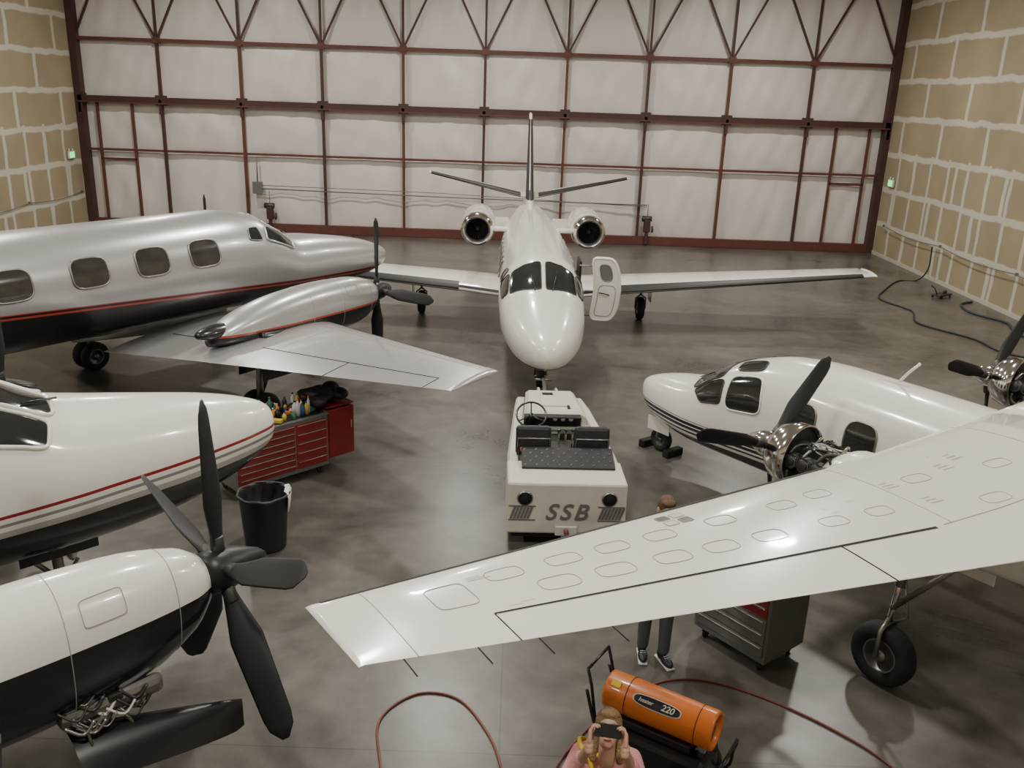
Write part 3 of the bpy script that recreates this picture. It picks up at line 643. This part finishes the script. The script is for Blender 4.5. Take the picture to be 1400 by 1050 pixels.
for s in (-1,1):
    wheel(mb,(.28,s*.28,.16),.16,.08); mb.tube([(-.56,s*.2,.72),(-.46,s*.21,.42),(-.33,s*.21,.16),(.43,s*.21,.16),(.54,s*.21,.40),(.56,s*.2,.50)],.014,'black',8,sub=5)
    mb.tube([(-.36,s*.21,.16),(-.40,s*.21,.014)],.014,'black')
    mb.tube([(-.46,s*.2,.42),(-.53,s*.18,.76),(-.57,s*.18,.90)],.013,'black',8)
mb.tube([(-.57,-.18,.90),(-.57,.18,.90)],.013,'black'); mb.tube([(-.40,-.21,.014),(-.40,.21,.014)],.014,'black'); mb.tube([(.56,-.2,.50),(.56,.2,.50)],.014,'black'); mb.cyl((.28,-.3,.16),(.28,.3,.16),.014,'metal')
Hf=Fus([(.5,.66+HR,.66-HR,HR),(-.5,.66+HR,.66-HR,HR)],2.0)
nrm=V((0,-math.cos(rad(42)),math.sin(rad(42))))
for w,h,m,o_ in ((.20,17,'tug',.003),(.19,14.5,'black',.005)):
    patch(mb,lambda p,q:Hf.P(.0+p*w,rad(138+q*h),o_),m,3.0,None)
mb.box((-.36,-.085,.79),(.08,.05,.012),'yellow',Matrix.Rotation(rad(38),3,'X'),bev=.003)
mb.build('heater_body',ht)
U=V((0,math.sin(rad(42)),math.cos(rad(42)))); T=Matrix.Identity(4)
for i in range(3): T[i][0]=(1,0,0)[i]; T[i][1]=U[i]; T[i][2]=nrm[i]
T.translation=V((.09,0,.66))+nrm*(HR+.008)
text('220',.068,'tug',T,'label_text',ht,.001,.2,.001)
T2=T.copy(); T2.translation=V((-.09,0,.66))+nrm*(HR+.008)
text('heater',.045,'tug',T2,'label_word',ht,.001,.2,.0005)

# ============================================================ PEOPLE
def capsule(bm,p0,r0,p1,r1,seg=16):
    p0,p1=V(p0),V(p1); d=p1-p0; L=d.length; ax=d/L; a=ax.orthogonal().normalized(); b=ax.cross(a); rr=[]
    for i in range(5): t=rad(-88+88*i/4); rr.append((p0+ax*r0*math.sin(t),r0*math.cos(t)))
    for i in range(5): t=rad(88*i/4); rr.append((p1+ax*r1*math.sin(t),r1*math.cos(t)))
    vs=[[bm.verts.new(c+(a*math.cos(2*math.pi*j/seg)+b*math.sin(2*math.pi*j/seg))*r) for j in range(seg)] for c,r in rr]
    for i in range(len(vs)-1):
        for j in range(seg): bm.faces.new([vs[i][j],vs[i][(j+1)%seg],vs[i+1][(j+1)%seg],vs[i+1][j]])
    bm.faces.new(vs[0][::-1]); bm.faces.new(vs[-1])
def organic(name,parts,m,parent,voxel=.012,M4=None,sm=6):
    bm=bmesh.new(); M4=M4 or Matrix.Identity(4)
    for p in parts:
        if p[0]=='c': capsule(bm,M4@V(p[1]),p[2],M4@V(p[3]),p[4])
        else:
            t=bmesh.ops.create_uvsphere(bm,u_segments=24,v_segments=16,radius=1)
            for v in t['verts']: v.co=M4@(V((v.co.x*p[2][0],v.co.y*p[2][1],v.co.z*p[2][2]))+V(p[1]))
    bmesh.ops.recalc_face_normals(bm,faces=bm.faces[:])
    me=bpy.data.meshes.new(name); bm.to_mesh(me); bm.free(); me.materials.append(M[m])
    o=bpy.data.objects.new(name,me); scn.collection.objects.link(o); o.parent=parent
    r=o.modifiers.new('remesh','REMESH'); r.mode='VOXEL'; r.voxel_size=voxel; r.use_smooth_shade=True
    s=o.modifiers.new('smooth','SMOOTH'); s.iterations=sm; s.factor=.5
    return o
def head(e,M4,hair,long=False):
    organic('head',[('e',(0,.005,.02),(.073,.092,.10)),('e',(0,-.022,-.05),(.052,.062,.058)),('e',(0,-.06,-.085),(.024,.02,.018)),('c',(0,-.086,.025),.009,(0,-.106,-.012),.014),('e',(0,-.078,-.048),(.026,.014,.010)),
        ('e',(-.079,.008,0),(.011,.022,.032)),('e',(.079,.008,0),(.011,.022,.032)),('c',(0,.015,-.06),.052,(0,.04,-.17),.056)],'skin',e,.006,M4,3)
    mb=MB(); R=M4.to_3x3()
    for s in (-1,1):
        mb.sphere(M4@V((s*.030,-.080,.022)),(.013,.011,.010),'rag',R,14); mb.sphere(M4@V((s*.030,-.0885,.022)),.0055,'dark',R,10)
        mb.tube([M4@V((s*.015,-.092,.042)),M4@V((s*.03,-.094,.047)),M4@V((s*.047,-.083,.043))],.004,hair,6)
    mb.tube([M4@V((-.022,-.088,-.047)),M4@V((0,-.094,-.049)),M4@V((.022,-.088,-.047))],.004,'redstripe',6)
    mb.build('face_features',e)
    hp=[('e',(0,.018,.045),(.084,.094,.092)),('e',(0,.045,.0),(.080,.068,.095)),('e',(0,-.03,.095),(.066,.055,.035))]
    if long: hp+=[('c',(-.07,.03,0),.030,(-.082,.025,-.17),.025),('c',(.07,.03,0),.030,(.082,.025,-.17),.025),('e',(0,.07,-.08),(.08,.04,.11))]
    organic('hair',hp,hair,e,.008,M4,2)
def hand(e,name,M4,s,curl=30,sc=1.0):
    P=[('e',(0,.05,0),(.040,.050,.015)),('c',(0,-.02,0),.026,(0,.02,0),.026),('c',(-.022,.03,0),.014,(-.028,.085,0),.012),('c',(.022,.03,0),.014,(.028,.085,0),.012),('c',(0,.05,0),.014,(0,.09,0),.012)]
    for bx,L in zip((.030,.010,-.010,-.029),(.072,.080,.075,.058)):
        p=V((bx*s,.088,0)); a=rad(curl*.5)
        for k,f in enumerate((.45,.32,.25)):
            q=p+V((0,math.cos(a),-math.sin(a)))*L*f; P.append(('c',tuple(p),.0092-.0006*k,tuple(q),.0086-.0006*k)); p=q; a+=rad(curl)
    P+=[('c',(s*.026,.025,0),.015,(s*.050,.055,-.014),.0115),('c',(s*.050,.055,-.014),.011,(s*.054,.088,-.026),.0095)]
    organic(name,P,'skin',e,.0042,M4,2)
def frame4(o,X,Y,Z):
    T=Matrix.Identity(4)
    for i in range(3): T[i][0]=X[i]; T[i][1]=Y[i]; T[i][2]=Z[i]
    T.translation=V(o); return T
def shoe(mb,c,ang):
    R=Matrix.Rotation(ang,3,'Z'); c=V(c)
    mb.sphere(c+R@V((0,-.07,.045)),(.047,.10,.040),'shoe',R); mb.sphere(c+R@V((0,.03,.06)),(.042,.06,.055),'shoe',R)
    mb.box(c+R@V((0,-.035,.012)),(.088,.27,.024),'sole',R,bev=.012)
    for k in range(4): mb.tube([c+R@V((-.025,-.05-.022*k,.088-.006*k)),c+R@V((.025,-.05-.022*k,.088-.006*k))],.004,'sole',5)
mn=empty('man',(1.46,7.40,0),rad(8))
organic('trousers',[('c',(-.09,.05,.13),.056,(-.09,.03,.50),.070),('c',(-.09,.03,.50),.072,(-.085,.0,.90),.098),('c',(.09,-.06,.13),.056,(.09,-.05,.50),.070),('c',(.09,-.05,.50),.072,(.085,.0,.90),.098),('e',(0,.01,.93),(.165,.115,.12))],'jeans',mn)
organic('shirt',[('e',(0,.01,1.02),(.165,.115,.14)),('e',(0,.0,1.25),(.175,.115,.20)),('c',(-.15,.01,1.40),.065,(.15,.01,1.40),.065),('c',(0,.02,1.40),.07,(0,.02,1.48),.058),
    ('c',(-.19,.01,1.39),.062,(-.24,.03,1.12),.048),('c',(-.24,.03,1.12),.047,(-.22,-.12,.92),.038),('c',(.19,.01,1.39),.062,(.24,.03,1.12),.048),('c',(.24,.03,1.12),.047,(.22,-.10,.91),.038)],'jacket',mn)
head(mn,Matrix.Translation((0,-.02,1.61))@Matrix.Rotation(rad(10),4,'X'),'hairb')
hand(mn,'hand_right',frame4((-.22,-.14,.90),(0,.80,-.60),(0,-.60,-.80),(-1,0,0)),-1,22)
hand(mn,'hand_left',frame4((.22,-.12,.89),(0,-.80,.60),(0,-.60,-.80),(1,0,0)),1,22)
mb=MB(); shoe(mb,(-.09,.05,0),rad(-10)); shoe(mb,(.09,-.06,0),rad(12)); mb.build('shoes',mn)
wm=empty('woman',(.67,4.54,0),rad(-8))
d=V((0,-.78,.62)).normalized(); u=V((0,.62,.78)).normalized(); hc=V((0,-.03,1.50))
organic('trousers',[('c',(-.09,.0,.11),.050,(-.09,.01,.46),.062),('c',(-.09,.01,.46),.065,(-.08,.0,.84),.092),('c',(.09,-.02,.11),.050,(.09,-.02,.46),.062),('c',(.09,-.02,.46),.065,(.08,.0,.84),.092),('e',(0,.01,.87),(.165,.12,.12))],'jeans',wm)
organic('sweater',[('e',(0,.01,.95),(.165,.12,.14)),('e',(0,.0,1.15),(.165,.125,.19)),('c',(-.12,.01,1.29),.065,(.12,.01,1.29),.065),('c',(0,.01,1.30),.075,(0,.0,1.36),.062),
    ('c',(-.16,.0,1.29),.062,(-.25,-.15,1.15),.052),('c',(-.25,-.15,1.15),.052,(-.15,-.20,1.42),.042),('c',(.16,.0,1.29),.062,(.25,-.15,1.15),.052),('c',(.25,-.15,1.15),.052,(.15,-.20,1.42),.042)],'pink',wm,.010)
head(wm,Matrix.Translation(hc)@Matrix.Rotation(rad(-34),4,'X'),'hairl',True)
ph=hc+d*.27
hand(wm,'hand_right',frame4(ph+V((-.105,0,0))-u*.10-d*.005,d,u,(-1,0,0)),-1,48)
hand(wm,'hand_left',frame4(ph+V((.105,0,0))-u*.10-d*.005,-d,u,(1,0,0)),1,48)
organic('forearms',[('c',(-.15,-.20,1.40),.032,tuple(ph+V((-.105,0,0))-u*.10),.026),('c',(.15,-.20,1.40),.032,tuple(ph+V((.105,0,0))-u*.10),.026)],'skin',wm,.007)
mb=MB(); Rp=Matrix((V((1,0,0)),u,d)).transposed()
mb.box(ph,(.155,.078,.010),'black',Rp,bev=.006); mb.cyl(ph+V((-.055,0,0))+u*.022,ph+V((-.055,0,0))+u*.022+d*.008,.008,'grey',seg=14)
mb.build('phone',wm)
mb=MB(); shoe(mb,(-.09,.0,0),rad(-8)); shoe(mb,(.09,-.02,0),rad(8))
mb.build('shoes',wm)
mb=MB(); mb.tube([(-.03,-.09,1.36),(-.12,-.085,1.35),(-.17,0,1.36),(-.15,.08,1.32),(-.02,.12,1.2),(.08,.0,.95),(.02,-.14,1.0),(-.06,-.13,1.2),(-.10,-.10,1.34)],.016,'yellow',8,sub=6); mb.build('shoulder_strap',wm)

# ============================================================ HOSES & CORDS
def hose(name,pts,r,m,z=None):
    mb=MB(); mb.tube([V((p[0],p[1],(p[2] if len(p)>2 else r))) for p in pts],r,m,10,sub=10); return mb.build(name)
hose('air_hose',[(-.75,5.0),(-.95,5.8),(-1.04,6.36),(-.76,6.72),(-.39,6.67),(-.12,6.27),(.02,5.84),(.1,5.2),(.3,5.1),(.47,5.87),(.95,6.57),(1.46,7.0),(1.95,7.05),(2.5,6.77),(2.96,6.38),(3.25,6.0),(3.6,5.2)],.011,'hose')
hose('extension_cord',[(12.9,27.6,1.1),(12.85,27.5,.4),(12.6,27.6),(11.95,27.4),(11.0,26.0),(10.3,24.6),(10.6,23.2),(10.2,21.8),(10.9,20.4),(11.0,19.3),(11.7,18.5),(12.0,17.5)],.022,'cord')
bl=mat('dark_blue_hose',(.03,.045,.06),.5)
hose('drain_hose',[(12.9,24.6),(12.4,24.2),(12.2,23.2),(12.6,22.2),(12.3,21.0),(12.6,19.4)],.03,bl)
mb=MB(); mb.box((0,0,.09),(.6,.3,.05),'dmetal',bev=.02)
for x in (-.24,.24):
    for y in (-.12,.12): wheel(mb,(x,y,.04),.04,.03)
mb.tube([(-.25,0,.12),(-.4,0,.3),(-.6,0,.4)],.015,'dmetal'); mb.cyl((.15,0,.1),(.15,0,.2),.05,'dmetal')
o=mb.build('floor_jack'); o.location=(12.3,25.2,0); o.rotation_euler=(0,0,.6)
for nm,x,ys,z in (('wall_cable',13.0,(31.8,14.0),1.15),('wall_cable.001',-15.8,(32.5,18.0),1.3)):
    mb=MB(); n=32; mb.tube([(x,ys[0]+(ys[1]-ys[0])*i/n,z-.10*abs(math.sin(i*math.pi/8))) for i in range(n+1)],.014,'grey',8)
    for i in range(0,n+1,8): mb.box((x+(.02 if x>0 else -.02),ys[0]+(ys[1]-ys[0])*i/n,z),(.08,.06,.08),'grey')
    mb.build(nm)

# ============================================================ ROOM
XL,XR,YD=-15.85,13.15,33.15
def floor_mat():
    m,nt,b=newmat('polished_concrete'); N=nt.nodes; L=nt.links
    tc=N.new('ShaderNodeTexCoord')
    n1=N.new('ShaderNodeTexNoise'); n1.inputs['Scale'].default_value=.45; n1.inputs['Detail'].default_value=9; n1.inputs['Roughness'].default_value=.7; n1.inputs['Distortion'].default_value=.6
    n2=N.new('ShaderNodeTexNoise'); n2.inputs['Scale'].default_value=4; n2.inputs['Detail'].default_value=8
    for n in (n1,n2): L.new(tc.outputs['Object'],n.inputs['Vector'])
    r=N.new('ShaderNodeValToRGB'); r.color_ramp.elements[0].position=.34; r.color_ramp.elements[1].position=.66
    r.color_ramp.elements[0].color=(.064,.059,.051,1); r.color_ramp.elements[1].color=(.150,.141,.124,1); L.new(n1.outputs['Fac'],r.inputs[0])
    mx=N.new('ShaderNodeMix'); mx.data_type='RGBA'; mx.blend_type='OVERLAY'; mx.inputs[0].default_value=.4
    L.new(r.outputs[0],mx.inputs[6]); L.new(n2.outputs['Fac'],mx.inputs[7])
    bk=N.new('ShaderNodeTexBrick'); bk.offset=0; bk.inputs['Scale'].default_value=1; bk.inputs['Brick Width'].default_value=6; bk.inputs['Row Height'].default_value=6; bk.inputs['Mortar Size'].default_value=.007
    bk.inputs['Color1'].default_value=bk.inputs['Color2'].default_value=(1,1,1,1); bk.inputs['Mortar'].default_value=(.7,.7,.7,1); L.new(tc.outputs['Object'],bk.inputs['Vector'])
    m2=N.new('ShaderNodeMix'); m2.data_type='RGBA'; m2.blend_type='MULTIPLY'; m2.inputs[0].default_value=1
    L.new(mx.outputs[2],m2.inputs[6]); L.new(bk.outputs['Color'],m2.inputs[7]); L.new(m2.outputs[2],b.inputs['Base Color'])
    mr=N.new('ShaderNodeMapRange'); mr.inputs[3].default_value=.18; mr.inputs[4].default_value=.44; L.new(n1.outputs['Fac'],mr.inputs[0]); L.new(mr.outputs[0],b.inputs['Roughness'])
    return m
def wall_mat():
    m,nt,b=newmat('taped_drywall'); N=nt.nodes; L=nt.links; b.inputs['Roughness'].default_value=.85
    tc=N.new('ShaderNodeTexCoord'); sp=N.new('ShaderNodeSeparateXYZ'); L.new(tc.outputs['Object'],sp.inputs[0])
    ns=N.new('ShaderNodeTexNoise'); ns.inputs['Scale'].default_value=1.3; ns.inputs['Detail'].default_value=4; L.new(tc.outputs['Object'],ns.inputs['Vector'])
    def brick(a,bb,w,h,mort,off):
        cb=N.new('ShaderNodeCombineXYZ'); L.new(sp.outputs[a],cb.inputs[0]); L.new(sp.outputs[bb],cb.inputs[1])
        ad=N.new('ShaderNodeVectorMath'); ad.operation='MULTIPLY_ADD'; ad.inputs[1].default_value=(.20,.20,0)
        L.new(ns.outputs['Color'],ad.inputs[0]); L.new(cb.outputs[0],ad.inputs[2])
        k=N.new('ShaderNodeTexBrick'); k.offset=off; k.inputs['Scale'].default_value=1; k.inputs['Brick Width'].default_value=w; k.inputs['Row Height'].default_value=h
        k.inputs['Mortar Size'].default_value=mort; k.inputs['Mortar Smooth'].default_value=.5; L.new(ad.outputs[0],k.inputs['Vector']); return k
    k1=brick('Y','Z',2.9,1.22,.12,.5); k2=brick('Y','Z',1.22,4.9,.10,0)
    lt=N.new('ShaderNodeMath'); lt.operation='LESS_THAN'; lt.inputs[1].default_value=3.7; L.new(sp.outputs['Z'],lt.inputs[0])
    mu=N.new('ShaderNodeMath'); mu.operation='MULTIPLY'; L.new(k2.outputs['Fac'],mu.inputs[0]); L.new(lt.outputs[0],mu.inputs[1])
    mxm=N.new('ShaderNodeMath'); mxm.operation='MAXIMUM'; L.new(mu.outputs[0],mxm.inputs[0]); L.new(k1.outputs['Fac'],mxm.inputs[1])
    mx=N.new('ShaderNodeMix'); mx.data_type='RGBA'; mx.inputs[6].default_value=(.345,.285,.18,1); mx.inputs[7].default_value=(.57,.54,.44,1); L.new(mxm.outputs[0],mx.inputs[0])
    n3=N.new('ShaderNodeTexNoise'); n3.inputs['Scale'].default_value=.6; L.new(tc.outputs['Object'],n3.inputs['Vector'])
    m2=N.new('ShaderNodeMix'); m2.data_type='RGBA'; m2.blend_type='OVERLAY'; m2.inputs[0].default_value=.25; L.new(mx.outputs[2],m2.inputs[6]); L.new(n3.outputs['Fac'],m2.inputs[7])
    L.new(m2.outputs[2],b.inputs['Base Color']); return m
def slab(name,c,s,m):
    mb=MB(); mb.box((0,0,0),s,m,bev=0); o=mb.build(name)
    for v in o.data.vertices: v.co+=V(c)
    return o
YB=-4.0; H=10.4
slab('floor',((XL+XR)/2,(YD+YB)/2,-.1),(XR-XL+.6,YD-YB+.8,.2),floor_mat())
wm_=wall_mat()
slab('wall_left',(XL-.15,(YD+YB)/2,H/2),(.3,YD-YB+.6,H),wm_); slab('wall_right',(XR+.15,(YD+YB)/2,H/2),(.3,YD-YB+.6,H),wm_)
slab('wall_rear',((XL+XR)/2,YB-.15,H/2),(XR-XL+.6,.3,H),mat('rear_wall_paint',(.5,.46,.38),.8,var=.05,scale=1))
slab('ceiling',((XL+XR)/2,(YD+YB)/2,H+.1),(XR-XL+.6,YD-YB+.6,.2),mat('ceiling_insulation',(.5,.48,.44),.8,var=.05,scale=1))
slab('wall_front',((XL+XR)/2,YD+.75,H/2),(XR-XL+.6,.2,H),mat('front_wall_metal',(.5,.48,.44),.7))
for nm,x in (('baseboard_left',XL+.012),('baseboard_right',XR-.012)): slab(nm,(x,(YD+YB)/2,.06),(.024,YD-YB-.2,.12),mat('base_strip',(.5,.47,.38),.8))
hd=empty('hangar_door',(0,YD,0))
ins=mat('white_insulation_blanket',(.73,.68,.645),.42,var=.07,scale=.7,bump=.6,bscale=1.8)
xs=[-15.7+2.875*i for i in range(11)]; zs=[.05,2.78,4.53,6.53,9.4]
mb=MB()
for i in range(10):
    for j in range(4):
        x0,x1,z0,z1=xs[i],xs[i+1],zs[j],zs[j+1]; n=30; vs=[]; fs=[]; p1,p2,p3=[random.random()*6 for _ in range(3)]; am=.07+.08*random.random()
        for a in range(n+1):
            for b_ in range(n+1):
                s_,t_=a/n,b_/n; e=math.sin(math.pi*t_)*math.sin(math.pi*s_); w_=max(e,0)**.5
                bul=-am*max(e,0)**.6+w_*(.022*math.sin(p1+15*s_+2.5*math.sin(3*t_+p2))+.012*math.sin(p3+27*s_-6*t_)+.010*math.sin(p2+9*t_+5*s_))
                vs.append(V((x0+(x1-x0)*s_,bul,z0+(z1-z0)*t_)))
        for a in range(n):
            for b_ in range(n): k=a*(n+1)+b_; fs.append([k,k+1,k+n+2,k+n+1])
        mb.add(vs,fs,ins)
mb.build('insulation_panels',hd)
mb=MB(); y=-.20
for i,x in enumerate(xs):
    mb.beam((x,y,.0),(x,y,6.53),.085,.14,'steel' if i%2==0 else 'steeld'); mb.beam((x,y,6.53),(x,y,9.4),.07,.10,'steeld')
    mb.box((x,y-.12,4.3),(.09,.10,.5),'steeld',bev=0)
    mb.box((x,y-.02,4.53),(.34,.24,.34),'steeld',bev=0); mb.box((x,y-.02,6.53),(.24,.14,.20),'steel',bev=0)
for z,h,dp,m in ((.16,.30,.2,'steel'),(2.78,.075,.12,'steel'),(4.53,.20,.26,'steeld'),(4.42,.05,.34,'steel'),(6.53,.11,.16,'steel'),(9.4,.2,.2,'steel')):
    mb.beam((-15.75,y-(.0 if dp<.2 else .04),z),(13.08,y-(.0 if dp<.2 else .04),z),h,dp,m)
for i in range(10):
    xm=(xs[i]+xs[i+1])/2
    mb.beam((xs[i],y,6.53),(xm,y,9.4),.065,.07,'steeld'); mb.beam((xs[i+1],y,6.53),(xm,y,9.4),.065,.07,'steeld')
for x in (-15.15,-13.9): mb.beam((x,y,.0),(x,y,4.5),.08,.1,'steel')
for x in (11.25,12.45): mb.beam((x,y,.0),(x,y,4.5),.08,.1,'steel')
for x0,x1 in ((-15.15,-13.9),(11.25,12.45)): mb.beam((x0,y,2.45),(x1,y,2.45),.08,.1,'steel')
mb.beam((-15.75,y,0),(-15.75,y,9.6),.30,.34,'steeld'); mb.beam((13.05,y,0),(13.05,y,9.6),.26,.34,'steeld')
mb.build('steel_frame',hd)
mb=MB()
mb.box((-9.5,-.40,1.62),(.34,.18,.42),'grey',bev=.01); mb.tube([(-9.5,-.40,1.82),(-9.5,-.36,2.7)],.025,'grey')
mb.tube([(-9.35,-.36,1.58),(-3,-.36,1.50),(4.7,-.36,1.46)],.02,'grey'); mb.tube([(-9.35,-.36,1.70),(-3,-.36,1.64),(4.7,-.36,1.40)],.012,'grey')
for x in (-9.1,4.75):
    mb.box((x,-.38,.72),(.24,.20,.46),'steeld',bev=.03); mb.cyl((x-.2,-.38,.98),(x+.16,-.38,.98),.10,'dmetal'); mb.box((x,-.40,.3),(.12,.10,.5),'steeld'); mb.cyl((x+.18,-.38,.6),(x+.23,-.38,.6),.12,'dmetal'); mb.tube([(x,-.36,1.0),(x,-.36,1.5)],.015,'grey')
mb.build('door_motors',hd)
gm=mat('exit_sign_green',(.05,.5,.15),.4,emit=(.10,1,.30),es=1.6)
for nm,x,sx in (('exit_sign',XL+.06,1),('exit_sign.001',XR-.06,-1)):
    mb=MB(); mb.box((0,0,0),(.07,.42,.26),'tug',bev=.01); mb.box((sx*.036,0,0),(.006,.36,.2),gm,bev=0); mb.cyl((0,-.12,.13),(0,-.12,.2),.03,'tug'); mb.cyl((0,.12,.13),(0,.12,.2),.03,'tug')
    o=mb.build(nm); o.location=(x,31.95,2.62)
# ============================================================ LIGHTS
k=0
for x in (-10,-1.5,7.5):
    for yy in (2,10,18,27):
        nm='high_bay_light' if k==0 else 'high_bay_light.%03d'%k; k+=1
        mb=MB(); mb.revolve([(.10,.45),(.16,.42),(.18,.3),(.38,.06),(.40,0),(.38,.0),(.30,.04)],(0,0,0),(0,0,1),'metal',32,caps=False); mb.revolve([(.37,.02),(.001,.015)],(0,0,0),(0,0,1),'lens',28,caps=False); mb.cyl((0,0,.45),(0,0,.95),.02,'grey')
        o=mb.build(nm); o.location=(x,yy,H-.98)
        ld=bpy.data.lights.new('lamp','AREA'); ld.shape='DISK'; ld.size=.7; ld.energy=460 if yy>15 else 395; ld.color=(1,.95,.87)
        l=bpy.data.objects.new('lamp',ld); scn.collection.objects.link(l); l.parent=o; l.location=(0,0,-.06)
w=bpy.data.worlds.new('world'); scn.world=w; w.use_nodes=True; w.node_tree.nodes['Background'].inputs[0].default_value=(.5,.5,.5,1); w.node_tree.nodes['Background'].inputs[1].default_value=.3

# ============================================================ CAMERA
cd=bpy.data.cameras.new('camera'); cam=bpy.data.objects.new('camera',cd); scn.collection.objects.link(cam)
th=rad(18.2); ro=rad(2.0)
Fv=V((0,math.cos(th),-math.sin(th))); R0=V((1,0,0)); U0=V((0,math.sin(th),math.cos(th)))
Rv=R0*math.cos(ro)+U0*math.sin(ro); Uv=-R0*math.sin(ro)+U0*math.cos(ro)
T=Matrix.Identity(4)
for i in range(3): T[i][0]=Rv[i]; T[i][1]=Uv[i]; T[i][2]=-Fv[i]
T.translation=V((0,0,5.2)); cam.matrix_world=T
cd.sensor_fit='HORIZONTAL'; cd.sensor_width=36; cd.lens=36*1210/1400; cd.clip_start=.05; cd.clip_end=200
scn.camera=cam
